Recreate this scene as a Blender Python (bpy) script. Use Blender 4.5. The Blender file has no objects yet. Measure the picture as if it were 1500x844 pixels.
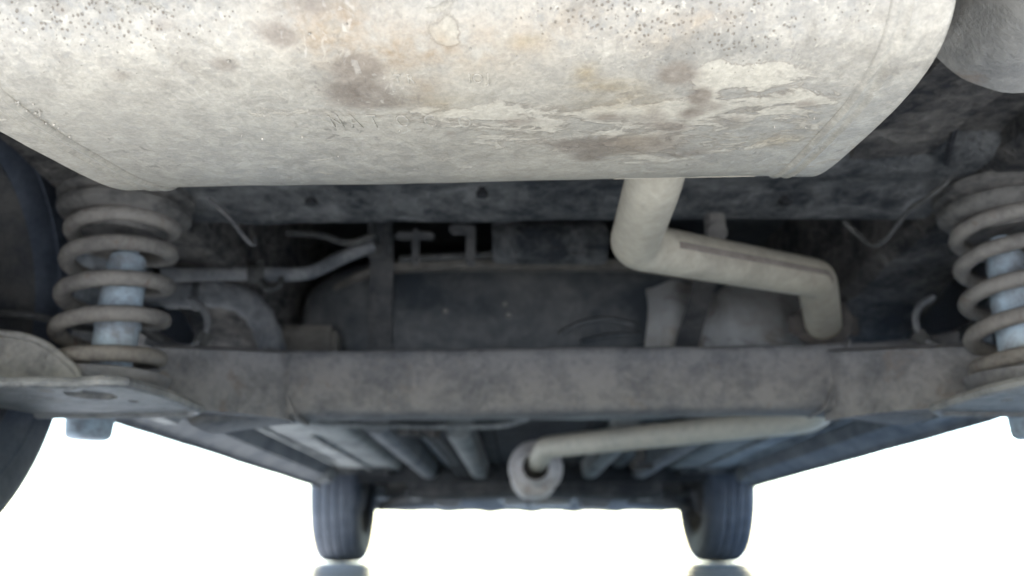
import bpy, bmesh, math, random
import numpy as np
from mathutils import Vector, Matrix, Euler, noise as mnoise

random.seed(7); np.random.seed(7)
R = math.radians
scene = bpy.context.scene
COL = scene.collection

# ------------------------------------------------------------------ camera
FPX = 1300.0                       # focal length in pixels of the 1500 px wide photograph
PITCH, YAW = 16.6, 0.44
CAM = Vector((0.0, 0.0, 0.035))
cam = bpy.data.cameras.new('camera')
cam.sensor_width = 36.0
cam.lens = 36.0 * FPX / 1500.0
cam.clip_start, cam.clip_end = 0.01, 3000.0
cam.dof.use_dof = True
cam.dof.focus_distance = 0.58
cam.dof.aperture_fstop = 5.6
camo = bpy.data.objects.new('camera', cam)
camo.location = CAM
camo.rotation_euler = Euler((R(90 + PITCH), 0, R(YAW)), 'XYZ')
COL.objects.link(camo)
scene.camera = camo
CROT = camo.rotation_euler.to_matrix()

# ------------------------------------------------------------------ light
SUN_EL, SUN_AZ = 48.0, 205.0       # azimuth clockwise from +y (ahead of the car): sun behind the car, a little left
world = bpy.data.worlds.new('World'); scene.world = world
world.use_nodes = True
wn = world.node_tree
sky = wn.nodes.new('ShaderNodeTexSky'); sky.sky_type = 'NISHITA'
sky.sun_disc = False
sky.sun_elevation = R(SUN_EL); sky.sun_rotation = R(SUN_AZ)
sky.air_density = 1.3; sky.dust_density = 0.6; sky.ozone_density = 2.0
bg = wn.nodes['Background']; bg.inputs['Strength'].default_value = 0.15
wn.links.new(sky.outputs[0], bg.inputs['Color'])
sun = bpy.data.lights.new('sun', 'SUN'); sun.energy = 3.0; sun.angle = R(0.53); sun.color = (1.0, 0.97, 0.93)
suno = bpy.data.objects.new('sun', sun); COL.objects.link(suno)
sd = Vector((math.sin(R(SUN_AZ)) * math.cos(R(SUN_EL)), math.cos(R(SUN_AZ)) * math.cos(R(SUN_EL)), math.sin(R(SUN_EL))))
suno.rotation_euler = sd.to_track_quat('Z', 'Y').to_euler()
suno.location = sd * 20
vs = scene.view_settings
vs.view_transform = 'Standard'; vs.look = 'None'; vs.exposure = 2.68; vs.gamma = 1.0; vs.use_curve_mapping = False
scene.cycles.use_denoising = True
scene.cycles.max_bounces = 10; scene.cycles.diffuse_bounces = 7; scene.cycles.glossy_bounces = 4
scene.cycles.sample_clamp_indirect = 8.0

# ------------------------------------------------------------------ geometry helpers
def ray(px, py):
    return (CROT @ Vector(((px - 750.0) / FPX, -(py - 422.0) / FPX, -1.0))).normalized()
def P(px, py, Y):                  # the place at depth Y seen in that direction
    d = ray(px, py); return CAM + d * ((Y - CAM.y) / d.y)
def PZ(px, py, z):                 # the place at height z
    d = ray(px, py); return CAM + d * ((z - CAM.z) / d.z)

CX = 0.055                         # middle of the car
BASE = Vector((CX, 2.1, 0.0))
def link(name, me, mat, parent=None, smooth=True, kind=None, label=None):
    o = bpy.data.objects.new(name, me); COL.objects.link(o)
    if mat is not None and not me.materials: me.materials.append(mat)
    if parent is not None: o.parent = parent
    if smooth and len(me.polygons):
        me.polygons.foreach_set('use_smooth', [True] * len(me.polygons))
    if kind: o['kind'] = kind
    if label: o['label'] = label
    return o
def mesh_from(verts, faces, mirror=False, base=BASE):
    vv = [Vector(v) for v in verts]
    if mirror: vv = [Vector((2 * CX - v.x, v.y, v.z)) for v in vv]
    me = bpy.data.meshes.new('m')
    fs = [tuple(reversed(f)) for f in faces] if mirror else faces
    me.from_pydata([tuple(v - base) for v in vv], [], fs)
    me.update()
    return me
class MB:
    """collects shapes in place; build() links them as one mesh"""
    def __init__(s): s.v = []; s.f = []
    def add(s, vv, ff):
        n = len(s.v); s.v += [Vector(v) for v in vv]; s.f += [tuple(i + n for i in f) for f in ff]; return s
    def box(s, lo, hi, bev=0.004, seg=2, sub=0, rot=None):
        bm = bmesh.new(); bmesh.ops.create_cube(bm, size=1.0)
        lo, hi = Vector(lo), Vector(hi); c = (lo + hi) / 2; d = hi - lo
        for v in bm.verts: v.co = Vector((v.co.x * d.x, v.co.y * d.y, v.co.z * d.z))
        if bev > 0:
            bmesh.ops.bevel(bm, geom=bm.edges[:], offset=min(bev, 0.45 * min(d)), segments=seg, affect='EDGES')
        if sub: bmesh.ops.subdivide_edges(bm, edges=[e for e in bm.edges if e.calc_length() > 0.02], cuts=sub, use_grid_fill=True)
        if rot is not None:
            for v in bm.verts: v.co = rot @ v.co
        bm.verts.ensure_lookup_table()
        s.add([v.co + c for v in bm.verts], [[v.index for v in f.verts] for f in bm.faces]); bm.free(); return s
    def tube(s, pts, r, n=14, cap=True, up=None):
        pts = [Vector(p) for p in pts]; N = len(pts)
        rr = [r(i / (N - 1)) if callable(r) else r for i in range(N)]
        T = [(pts[min(i + 1, N - 1)] - pts[max(i - 1, 0)]).normalized() for i in range(N)]
        a = Vector((0, 0, 1)) if abs(T[0].z) < 0.9 else Vector((1, 0, 0))
        u = (a - T[0] * a.dot(T[0])).normalized()
        vv = []
        for i in range(N):
            u = (u - T[i] * u.dot(T[i])).normalized(); w = T[i].cross(u)
            for k in range(n):
                t = 2 * math.pi * k / n
                vv.append(pts[i] + (u * math.cos(t) + w * math.sin(t)) * rr[i])
        ff = [(i * n + k, i * n + (k + 1) % n, (i + 1) * n + (k + 1) % n, (i + 1) * n + k) for i in range(N - 1) for k in range(n)]
        if cap: ff += [tuple(reversed(range(n))), tuple((N - 1) * n + k for k in range(n))]
        return s.add(vv, ff)
    def lathe(s, prof, org, axis, n=48, u=None):
        """prof: (distance along axis, radius)"""
        axis = Vector(axis).normalized(); org = Vector(org)
        a = Vector((0, 0, 1)) if abs(axis.z) < 0.9 else Vector((1, 0, 0))
        u = (a - axis * a.dot(axis)).normalized(); w = axis.cross(u)
        vv = []; M = len(prof)
        for (h, r) in prof:
            for k in range(n):
                t = 2 * math.pi * k / n
                vv.append(org + axis * h + (u * math.cos(t) + w * math.sin(t)) * max(r, 1e-4))
        ff = [(i * n + k, i * n + (k + 1) % n, (i + 1) * n + (k + 1) % n, (i + 1) * n + k) for i in range(M - 1) for k in range(n)]
        return s.add(vv, ff)
    def loft(s, rings, closed=True, cap=True):
        n = len(rings[0]); vv = [Vector(p) for r in rings for p in r]
        ff = []
        for i in range(len(rings) - 1):
            for k in range(n if closed else n - 1):
                ff.append((i * n + k, i * n + (k + 1) % n, (i + 1) * n + (k + 1) % n, (i + 1) * n + k))
        if cap and closed: ff += [tuple(reversed(range(n))), tuple((len(rings) - 1) * n + k for k in range(n))]
        return s.add(vv, ff)
    def plate(s, outline, holes=(), thick=0.003, up=Vector((0, 0, 1))):
        """flat sheet from an outline (3d points) with holes, thickened"""
        bm = bmesh.new(); es = []
        for lp in [outline] + list(holes):
            vs_ = [bm.verts.new(Vector(p)) for p in lp]
            es += [bm.edges.new((vs_[i], vs_[(i + 1) % len(vs_)])) for i in range(len(vs_))]
        bmesh.ops.triangle_fill(bm, edges=es, use_beauty=True)
        if not bm.faces: bm.free(); return s
        r = bmesh.ops.extrude_face_region(bm, geom=bm.faces[:])
        for g in r['geom']:
            if isinstance(g, bmesh.types.BMVert): g.co += up * thick
        bmesh.ops.recalc_face_normals(bm, faces=bm.faces[:])
        bm.verts.ensure_lookup_table(); bm.verts.index_update()
        s.add([v.co.copy() for v in bm.verts], [[v.index for v in f.verts] for f in bm.faces]); bm.free(); return s
    def rough(s, amp, sc, seed=0):
        o = Vector((seed * 3.1, seed * 1.7, seed))
        for v in s.v:
            v += mnoise.noise_vector(v * sc + o) * amp + mnoise.noise_vector(v * sc * 3.3 + o) * amp * 0.4
        return s
    def build(s, name, mat, parent=None, mirror=False, smooth=True, angle=40, **k):
        me = mesh_from(s.v, s.f, mirror)
        o = link(name, me, mat, parent, smooth, **k)
        if smooth: sharp(me, angle)
        return o
def sharp(me, angle=40):
    bm = bmesh.new(); bm.from_mesh(me); ca = math.radians(angle)
    bmesh.ops.recalc_face_normals(bm, faces=bm.faces[:])
    for e in bm.edges:
        if len(e.link_faces) == 2 and e.calc_face_angle(0) > ca: e.smooth = False
    bm.to_mesh(me); bm.free()
def spline(pts, n=12):
    pts = [Vector(p) for p in pts]; out = []
    q = [pts[0] * 2 - pts[1]] + pts + [pts[-1] * 2 - pts[-2]]
    for i in range(1, len(q) - 2):
        for k in range(n):
            t = k / n; a, b, c, d = q[i - 1], q[i], q[i + 1], q[i + 2]
            out.append(0.5 * ((2 * b) + (c - a) * t + (2 * a - 5 * b + 4 * c - d) * t * t + (3 * b - a - 3 * c + d) * t ** 3))
    return out + [pts[-1]]
def fillet(pts, rad, n=8):
    pts = [Vector(p) for p in pts]; out = [pts[0]]
    rad = rad if isinstance(rad, (list, tuple)) else [rad] * (len(pts) - 2)
    for i in range(1, len(pts) - 1):
        a, b, c = pts[i - 1], pts[i], pts[i + 1]
        d1, d2 = (a - b), (c - b); l1, l2 = d1.length, d2.length; d1.normalize(); d2.normalize()
        ang = d1.angle(d2); L = min(rad[i - 1] / math.tan(ang / 2), 0.48 * l1, 0.48 * l2)
        s, e = b + d1 * L, b + d2 * L
        r = L * math.tan(ang / 2); ctr = b + (d1 + d2).normalized() * (r / math.sin(ang / 2))
        v0, v1 = s - ctr, e - ctr; full = v0.angle(v1)
        for k in range(n + 1):
            t = k / n
            out.append(ctr + (v0 * math.sin((1 - t) * full) + v1 * math.sin(t * full)) / max(math.sin(full), 1e-6))
    return out + [pts[-1]]
def dense(pts, step=0.02):
    out = []
    for a, b in zip(pts[:-1], pts[1:]):
        a, b = Vector(a), Vector(b); n = max(1, int((b - a).length / step))
        out += [a.lerp(b, k / n) for k in range(n)]
    return out + [Vector(pts[-1])]

# ------------------------------------------------------------------ materials
def nt(name):
    m = bpy.data.materials.new(name); m.use_nodes = True
    t = m.node_tree; return m, t, t.nodes['Principled BSDF']
def N(t, kind, **k):
    n = t.nodes.new(kind)
    for a, b in k.items():
        if hasattr(n, a): setattr(n, a, b)
        else: n.inputs[a].default_value = b
    return n
def noise(t, vec, scale, detail=6, rough=0.6, dist=0.0):
    n = N(t, 'ShaderNodeTexNoise'); n.inputs['Scale'].default_value = scale
    n.inputs['Detail'].default_value = detail; n.inputs['Roughness'].default_value = rough; n.inputs['Distortion'].default_value = dist
    t.links.new(vec, n.inputs['Vector']); return n.outputs['Fac']
def ramp(t, fac, a, b, ca=(0, 0, 0, 1), cb=(1, 1, 1, 1)):
    n = N(t, 'ShaderNodeValToRGB'); e = n.color_ramp.elements
    e[0].position, e[1].position = a, b; e[0].color, e[1].color = ca, cb
    t.links.new(fac, n.inputs[0]); return n.outputs[0]
def math_(t, op, a, b=None, c=None):
    n = N(t, 'ShaderNodeMath', operation=op)
    for i, x in enumerate((a, b, c)):
        if x is None: continue
        if isinstance(x, (int, float)): n.inputs[i].default_value = x
        else: t.links.new(x, n.inputs[i])
    return n.outputs[0]
def mix(t, fac, a, b, blend='MIX'):
    n = N(t, 'ShaderNodeMix', data_type='RGBA', blend_type=blend)
    for s, x in ((n.inputs[0], fac), (n.inputs[6], a), (n.inputs[7], b)):
        if isinstance(x, (int, float)): s.default_value = x
        elif isinstance(x, tuple): s.default_value = x if len(x) == 4 else (*x, 1)
        else: t.links.new(x, s)
    return n.outputs[2]
def bump(t, h, strength, dist, nrm=None):
    n = N(t, 'ShaderNodeBump'); n.inputs['Strength'].default_value = strength; n.inputs['Distance'].default_value = dist
    t.links.new(h, n.inputs['Height'])
    if nrm is not None: t.links.new(nrm, n.inputs['Normal'])
    return n.outputs[0]
def obj_vec(t, stretch=None):
    c = N(t, 'ShaderNodeTexCoord').outputs['Object']
    if stretch:
        m = N(t, 'ShaderNodeMapping'); m.inputs['Scale'].default_value = stretch; t.links.new(c, m.inputs[0]); c = m.outputs[0]
    return c
def grime(name, base, dust, amount=0.5, scale=9.0, rough=0.8, metal=0.0, rust=None, rust_amt=0.0, bump_s=0.5, bump_d=0.004, spec=0.3):
    """road grime: dust mottling and scabs of mud or rust over a base coat"""
    m, t, b = nt(name); v = obj_vec(t)
    big = noise(t, v, scale, 8, 0.65, 0.4); fine = noise(t, v, scale * 9, 6, 0.7); mid = noise(t, v, scale * 3.1, 6, 0.6, 0.8)
    f = math_(t, 'ADD', math_(t, 'MULTIPLY', big, 0.6), math_(t, 'ADD', math_(t, 'MULTIPLY', mid, 0.28), math_(t, 'MULTIPLY', fine, 0.16)))
    mask = ramp(t, f, 0.66 - amount * 0.35 - 0.07, 0.66 - amount * 0.35 + 0.11)
    c = mix(t, mask, base, dust)
    if rust:
        r = ramp(t, noise(t, v, scale * 1.7, 9, 0.7, 0.6), 0.62 - rust_amt * 0.3, 0.72 - rust_amt * 0.3)
        c = mix(t, math_(t, 'MULTIPLY', r, 0.8), c, rust)
    c = mix(t, 0.35, c, mix(t, ramp(t, fine, 0.3, 0.7), (0.55, 0.55, 0.55), (1, 1, 1)), 'MULTIPLY')
    t.links.new(c, b.inputs['Base Color'])
    b.inputs['Roughness'].default_value = rough; b.inputs['Specular IOR Level'].default_value = spec
    if metal: t.links.new(math_(t, 'MULTIPLY', math_(t, 'SUBTRACT', 1.0, mask), metal), b.inputs['Metallic'])
    t.links.new(bump(t, math_(t, 'ADD', mask, math_(t, 'MULTIPLY', fine, 0.6)), bump_s, bump_d), b.inputs['Normal'])
    return m
DUST = (0.20, 0.185, 0.165)
M = {}
M['axle'] = grime('axle_paint', (0.092, 0.093, 0.10), (0.19, 0.182, 0.176), 0.58, 13, 0.7, rust=(0.16, 0.135, 0.115), rust_amt=0.1)
M['axle_dusty'] = grime('axle_dusty', (0.095, 0.096, 0.10), (0.20, 0.193, 0.19), 0.58, 14, 0.8, rust=(0.15, 0.125, 0.11), rust_amt=0.15)
M['arm'] = grime('arm_plate', (0.125, 0.124, 0.125), (0.255, 0.245, 0.228), 0.58, 15, 0.6, metal=0.3, rust=(0.2, 0.165, 0.13), rust_amt=0.12)
M['spring'] = grime('spring_steel', (0.105, 0.096, 0.087), (0.205, 0.186, 0.162), 0.6, 26, 0.75, rust=(0.13, 0.09, 0.065), rust_amt=0.15, bump_d=0.002)
M['rubber'] = grime('old_rubber', (0.03, 0.03, 0.031), (0.13, 0.12, 0.108), 0.6, 16, 0.85)
M['body'] = grime('underseal', (0.022, 0.025, 0.029), (0.17, 0.168, 0.162), 0.45, 13, 0.9, bump_s=0.9, bump_d=0.010)
M['body_mud'] = grime('underseal_mud_shade', (0.022, 0.022, 0.025), (0.17, 0.155, 0.138), 0.45, 13, 0.95, bump_s=1.0, bump_d=0.012)  # mud mottling over a base darkened to paint recess shade
M['tank'] = grime('tank_plastic', (0.024, 0.029, 0.034), (0.10, 0.098, 0.094), 0.42, 5, 0.5, spec=0.4, bump_d=0.002)
M['tank_edge'] = grime('tank_edge', (0.06, 0.055, 0.05), (0.15, 0.135, 0.115), 0.6, 8, 0.8)
M['strap'] = grime('strap_steel', (0.03, 0.032, 0.035), (0.10, 0.095, 0.09), 0.45, 10, 0.7)
M['shield'] = grime('heat_shield', (0.46, 0.46, 0.45), (0.25, 0.225, 0.19), 0.40, 7, 0.5, metal=0.25, rust=(0.12, 0.09, 0.072), rust_amt=0.28, bump_d=0.002)
M['pipe'] = grime('pipe_steel', (0.30, 0.268, 0.212), (0.385, 0.345, 0.27), 0.5, 12, 0.6, metal=0.15, rust=(0.27, 0.22, 0.175), rust_amt=0.08, bump_s=0.3, bump_d=0.002)
M['pipe_pale'] = grime('pipe_pale', (0.45, 0.42, 0.345), (0.55, 0.505, 0.405), 0.5, 9, 0.55, metal=0.1, rust=(0.30, 0.23, 0.17), rust_amt=0.12, bump_s=0.3, bump_d=0.002)
M['pipe_rust'] = grime('rust_streak', (0.17, 0.14, 0.118), (0.23, 0.195, 0.165), 0.5, 20, 0.85)
M['can'] = grime('resonator_steel', (0.38, 0.36, 0.35), (0.50, 0.47, 0.45), 0.6, 9, 0.6, metal=0.2, rust=(0.25, 0.19, 0.16), rust_amt=0.3)
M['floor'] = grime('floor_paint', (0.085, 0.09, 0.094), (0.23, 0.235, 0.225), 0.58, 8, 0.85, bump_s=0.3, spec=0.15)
M['floor_dark'] = grime('floor_recess_shade', (0.012, 0.013, 0.015), (0.045, 0.045, 0.045), 0.4, 5, 0.85)  # near-black colour paints in the shade of the floor recesses
M['sill'] = grime('sill_coat', (0.085, 0.092, 0.10), (0.17, 0.17, 0.168), 0.52, 8, 0.85)
M['hose'] = grime('hose_rubber', (0.065, 0.07, 0.078), (0.18, 0.178, 0.175), 0.55, 14, 0.75)
M['line'] = grime('brake_line', (0.032, 0.032, 0.032), (0.08, 0.077, 0.07), 0.5, 20, 0.7)
M['shock'] = grime('shock_paint', (0.42, 0.51, 0.57), (0.22, 0.23, 0.24), 0.44, 30, 0.6, rust=(0.2, 0.17, 0.14), rust_amt=0.1, bump_s=0.3, bump_d=0.001)
M['tyre'] = grime('tyre_rubber', (0.036, 0.044, 0.060), (0.070, 0.079, 0.095), 0.45, 12, 0.7, bump_d=0.001)  # bluish lens flare is tinted into the rubber colour
M['rim'] = grime('wheel_steel', (0.03, 0.032, 0.036), (0.075, 0.07, 0.064), 0.45, 12, 0.7)
M['drum'] = grime('drum_iron', (0.035, 0.033, 0.032), (0.09, 0.08, 0.072), 0.45, 14, 0.85, rust=(0.11, 0.07, 0.045), rust_amt=0.15)
M['plastic'] = grime('grey_plastic', (0.12, 0.117, 0.11), (0.22, 0.208, 0.185), 0.5, 9, 0.75, rust=(0.13, 0.105, 0.085), rust_amt=0.2, bump_s=0.5, bump_d=0.003)
M['alu'] = grime('cast_aluminium', (0.32, 0.33, 0.34), (0.26, 0.25, 0.23), 0.4, 10, 0.5, metal=0.5)
M['hole'] = grime('recess_shade', (0.012, 0.012, 0.013), (0.03, 0.03, 0.03), 0.3, 20, 0.9)  # near-black colour paints the shade inside a hole onto solid discs
M['wire'] = grime('black_sheath', (0.012, 0.012, 0.014), (0.03, 0.03, 0.03), 0.3, 20, 0.6)
def paint_mat():
    m, t, b = nt('car_paint'); b.inputs['Base Color'].default_value = (0.42, 0.43, 0.44, 1)
    b.inputs['Metallic'].default_value = 0.4; b.inputs['Roughness'].default_value = 0.35; b.inputs['Coat Weight'].default_value = 0.6
    v = obj_vec(t); t.links.new(mix(t, ramp(t, noise(t, v, 6), 0.45, 0.75), (0.42, 0.43, 0.44), (0.34, 0.33, 0.31)), b.inputs['Base Color']); return m
M['paint'] = paint_mat()
def glass_mat():
    m, t, b = nt('tinted_glass'); b.inputs['Base Color'].default_value = (0.02, 0.025, 0.028, 1); b.inputs['Roughness'].default_value = 0.05
    return m
M['glass'] = glass_mat()

def ground_mat():
    m, t, b = nt('pale_concrete'); v = obj_vec(t)
    n1 = noise(t, v, 0.9, 8, 0.6, 0.3); n2 = noise(t, v, 14, 8, 0.65); n3 = noise(t, v, 160, 4, 0.6)
    c = mix(t, ramp(t, n1, 0.3, 0.7), (0.63, 0.63, 0.62), (0.70, 0.70, 0.685))
    c = mix(t, math_(t, 'MULTIPLY', ramp(t, n2, 0.55, 0.75), 0.5), c, (0.62, 0.615, 0.60))
    t.links.new(c, b.inputs['Base Color'])
    t.links.new(ramp(t, n1, 0.35, 0.65, (0.12, 0.12, 0.12, 1), (0.20, 0.20, 0.20, 1)), b.inputs['Roughness'])
    t.links.new(bump(t, math_(t, 'ADD', n2, math_(t, 'MULTIPLY', n3, 0.4)), 0.02, 0.002), b.inputs['Normal'])
    return m

def muffler_mat():
    m, t, b = nt('muffler_steel'); v = obj_vec(t)
    at = N(t, 'ShaderNodeAttribute', attribute_name='stain'); sp = N(t, 'ShaderNodeSeparateColor'); t.links.new(at.outputs['Color'], sp.inputs[0])
    at2 = N(t, 'ShaderNodeAttribute', attribute_name='stain_b'); sp2 = N(t, 'ShaderNodeSeparateColor'); t.links.new(at2.outputs['Color'], sp2.inputs[0])
    F_mud, F_rust, F_dark = sp.outputs; F_bare, F_ochre, F_pit = sp2.outputs
    sv = obj_vec(t, (0.75, 1.25, 1.25))
    lo = noise(t, v, 4.5, 6, 0.6, 0.3); md = noise(t, sv, 17, 9, 0.62, 0.9); fi = noise(t, v, 70, 8, 0.65, 0.3); vf = noise(t, v, 330, 5, 0.7)
    m2 = noise(t, sv, 46, 9, 0.62, 1.0)
    base = mix(t, ramp(t, lo, 0.35, 0.65), (0.218, 0.200, 0.168), (0.306, 0.275, 0.221))
    base = mix(t, math_(t, 'MULTIPLY', ramp(t, fi, 0.44, 0.60), 0.5), base, (0.385, 0.350, 0.284))
    sc1 = noise(t, v, 42, 10, 0.72, 0.5)
    base = mix(t, math_(t, 'MULTIPLY', ramp(t, sc1, 0.52, 0.64), math_(t, 'ADD', 0.42, math_(t, 'MULTIPLY', F_pit, 0.3))), base, (0.158, 0.138, 0.108))
    sp_ = noise(t, v, 150, 6, 0.7, 0.5)
    base = mix(t, math_(t, 'MULTIPLY', ramp(t, sp_, 0.50, 0.62), math_(t, 'ADD', 0.16, math_(t, 'MULTIPLY', F_pit, 0.45))), base, (0.20, 0.192, 0.172))
    base = mix(t, math_(t, 'MULTIPLY', ramp(t, noise(t, v, 210, 4, 0.6, 0.4), 0.60, 0.66), math_(t, 'ADD', 0.15, math_(t, 'MULTIPLY', F_pit, 0.5))), base, (0.46, 0.42, 0.335))
    # bare grey metal where mud has flaked off
    bare = ramp(t, math_(t, 'ADD', math_(t, 'ADD', math_(t, 'MULTIPLY', md, 0.8), math_(t, 'MULTIPLY', fi, 0.28)), math_(t, 'MULTIPLY', F_bare, 0.30)), 0.71, 0.76)
    c = mix(t, math_(t, 'MULTIPLY', bare, 0.75), base, mix(t, ramp(t, fi, 0.35, 0.65), (0.145, 0.134, 0.114), (0.25, 0.230, 0.19)))
    # dried mud film, with crisp edges
    mf = math_(t, 'ADD', math_(t, 'ADD', math_(t, 'MULTIPLY', m2, 0.80), math_(t, 'ADD', math_(t, 'MULTIPLY', md, 0.50), math_(t, 'MULTIPLY', fi, 0.22))), math_(t, 'MULTIPLY', F_mud, 0.36))
    mud = ramp(t, mf, 0.90, 0.955)
    c = mix(t, math_(t, 'MULTIPLY', mud, math_(t, 'MINIMUM', math_(t, 'ADD', 0.22, math_(t, 'MULTIPLY', F_mud, 0.36)), 0.55)), c, mix(t, ramp(t, fi, 0.3, 0.7), (0.37, 0.335, 0.262), (0.45, 0.408, 0.322)))
    # tide line round the film
    rim = math_(t, 'MULTIPLY', ramp(t, mf, 0.872, 0.912), math_(t, 'SUBTRACT', 1.0, mud))
    c = mix(t, math_(t, 'MULTIPLY', rim, math_(t, 'MINIMUM', math_(t, 'ADD', 0.06, math_(t, 'MULTIPLY', F_mud, 1.3)), 0.8)), c, (0.165, 0.135, 0.10))
    # rust haze, oil-dark patches, ochre
    ru = math_(t, 'MULTIPLY', F_rust, ramp(t, math_(t, 'ADD', fi, math_(t, 'MULTIPLY', md, 0.4)), 0.55, 0.85))
    c = mix(t, math_(t, 'MULTIPLY', ru, 0.95), c, (0.20, 0.145, 0.09))
    dk = ramp(t, math_(t, 'ADD', F_dark, math_(t, 'ADD', math_(t, 'MULTIPLY', math_(t, 'SUBTRACT', md, 0.5), 0.9), math_(t, 'MULTIPLY', math_(t, 'SUBTRACT', fi, 0.5), 0.9))), 0.20, 0.56)
    c = mix(t, math_(t, 'MULTIPLY', dk, 0.85), c, mix(t, ramp(t, fi, 0.35, 0.65), (0.125, 0.098, 0.074), (0.20, 0.168, 0.132)))
    oc = math_(t, 'MULTIPLY', F_ochre, ramp(t, md, 0.38, 0.58))
    c = mix(t, math_(t, 'MULTIPLY', oc, 0.85), c, (0.235, 0.175, 0.09))
    # pits
    vo = N(t, 'ShaderNodeTexVoronoi'); vo.inputs['Scale'].default_value = 430; vo.inputs['Randomness'].default_value = 1.0
    wv = N(t, 'ShaderNodeVectorMath', operation='ADD'); t.links.new(v, wv.inputs[0])
    nn = N(t, 'ShaderNodeTexNoise'); nn.inputs['Scale'].default_value = 90; t.links.new(v, nn.inputs['Vector'])
    sc_ = N(t, 'ShaderNodeVectorMath', operation='SCALE'); sc_.inputs['Scale'].default_value = 0.004; t.links.new(nn.outputs['Color'], sc_.inputs[0]); t.links.new(sc_.outputs[0], wv.inputs[1])
    t.links.new(wv.outputs[0], vo.inputs['Vector'])
    vsep = N(t, 'ShaderNodeSeparateColor'); t.links.new(vo.outputs['Color'], vsep.inputs[0])
    sz = math_(t, 'MULTIPLY', math_(t, 'SUBTRACT', math_(t, 'ADD', vsep.outputs[0], math_(t, 'MULTIPLY', F_pit, 0.62)), 0.88), 0.62)
    pit = ramp(t, math_(t, 'SUBTRACT', sz, vo.outputs['Distance']), 0.0, 0.07)
    c = mix(t, math_(t, 'MULTIPLY', pit, 0.68), c, (0.105, 0.078, 0.052))
    # small scuffs and scratches
    scv = obj_vec(t, (1.0, 0.55, 0.8)); sm = noise(t, scv, 120, 4, 0.6, 1.2)
    region = ramp(t, noise(t, v, 11, 4, 0.6), 0.44, 0.62)
    c = mix(t, math_(t, 'MULTIPLY', math_(t, 'MULTIPLY', ramp(t, sm, 0.60, 0.66), region), 0.6), c, (0.12, 0.10, 0.082))
    c = mix(t, math_(t, 'MULTIPLY', math_(t, 'MULTIPLY', math_(t, "SUBTRACT", 1.0, ramp(t, sm, 0.33, 0.39)), region), 0.45), c, (0.46, 0.43, 0.37))
    c = mix(t, 0.5, c, mix(t, ramp(t, vf, 0.38, 0.60), (0.60, 0.60, 0.60), (1, 1, 1)), 'MULTIPLY')
    t.links.new(c, b.inputs['Base Color'])
    t.links.new(mix(t, mud, (0.42, 0.42, 0.42), (0.75, 0.75, 0.75)), b.inputs['Roughness'])
    b.inputs['Specular IOR Level'].default_value = 0.45
    b.inputs['Metallic'].default_value = 0.1
    h = math_(t, 'ADD', math_(t, 'ADD', math_(t, 'MULTIPLY', mud, 0.3), math_(t, 'MULTIPLY', fi, 0.9)), math_(t, 'ADD', math_(t, 'MULTIPLY', vf, 0.25), math_(t, 'MULTIPLY', pit, -0.7)))
    t.links.new(bump(t, h, 0.75, 0.0016), b.inputs['Normal'])
    return m
M['muffler'] = muffler_mat()
M['cap'] = grime('muffler_cap_steel', (0.27, 0.258, 0.228), (0.335, 0.295, 0.25), 0.5, 11, 0.5, metal=0.15, bump_s=0.3, bump_d=0.0015)

# ------------------------------------------------------------------ the ground
S = 1500.0
gme = bpy.data.meshes.new('m'); gme.from_pydata([(-S, -S, 0), (S, -S, 0), (S, S, 0), (-S, S, 0)], [], [(0, 1, 2, 3)])
g = link('ground', gme, ground_mat(), None, False, 'structure'); g['label'] = 'pale sunlit concrete ground under the car'

# ------------------------------------------------------------------ the car
car = bpy.data.objects.new('car', None); COL.objects.link(car); car.location = BASE
car['label'] = 'small car seen from below behind, with dirty muffler, coil springs and axle beam'; car['category'] = 'car'
car.empty_display_size = 0.3
RX = lambda r: CX + r               # sideways distance from the car's middle
YR, YF, RW = 0.87, 3.42, 0.29       # rear and front wheel centres, wheel radius

# ---- body shell
def zlow(y):
    z = 0.275
    if y < 0.62: z = 0.31
    if y > 3.75: z = 0.21 + max(0, 3.83 - y) * 0.3
    for yc in (YR, YF):
        d = abs(y - yc)
        if d < 0.345: z = max(z, 0.29 + math.sqrt(0.345 ** 2 - d * d))
    return z
def ztop(y):
    xs = [0.24, 0.27, 0.36, 0.62, 0.9, 2.0, 2.3, 3.02, 3.8, 3.98, 4.06]; zs = [0.62, 0.95, 1.10, 1.44, 1.49, 1.48, 1.42, 1.0, 0.84, 0.72, 0.58]
    return float(np.interp(y, xs, zs))
def wid(y):
    return float(np.interp(y, [0.24, 0.28, 0.36, 0.6, 1.0, 3.2, 3.7, 3.9, 4.06], [0.60, 0.70, 0.765, 0.80, 0.815, 0.815, 0.79, 0.72, 0.55]))
stations = sorted(set([0.24, 0.25, 0.27, 0.3, 0.36, 0.44] + [round(0.5 + 0.02 * i, 3) for i in range(38)] + [1.35 + 0.17 * i for i in range(10)] + [round(3.04 + 0.02 * i, 3) for i in range(39)] + [3.84, 3.9, 3.96, 4.02, 4.06]))
def section(y):
    w, zl, zt = wid(y), zlow(y), ztop(y); belt = min(0.93, zt - 0.02)
    zm = max(0.5 * (zl + belt), zl + 0.05)
    pts = [(w - 0.02, zl), (w, zl + 0.02), (w + 0.005, max(0.6, zl + 0.03)), (w - 0.01, max(belt, zl + 0.06))]
    k = max(0.0, min(1.0, (zt - 0.95) / 0.5))
    pts += [(w - 0.06 - 0.13 * k, max(belt + 0.01, zt - 0.05 * k - 0.006)), (w * 0.6, zt), (0.0, zt)]
    return [Vector((RX(-x), y, z)) for x, z in pts] + [Vector((RX(x), y, z)) for x, z in reversed(pts[:-1])]
b = MB(); b.loft([section(y) for y in stations], closed=False)
n_sec = 13
for y in (0.24, 4.06):
    s_ = section(y); b.add(s_, [tuple(range(n_sec))])
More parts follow.
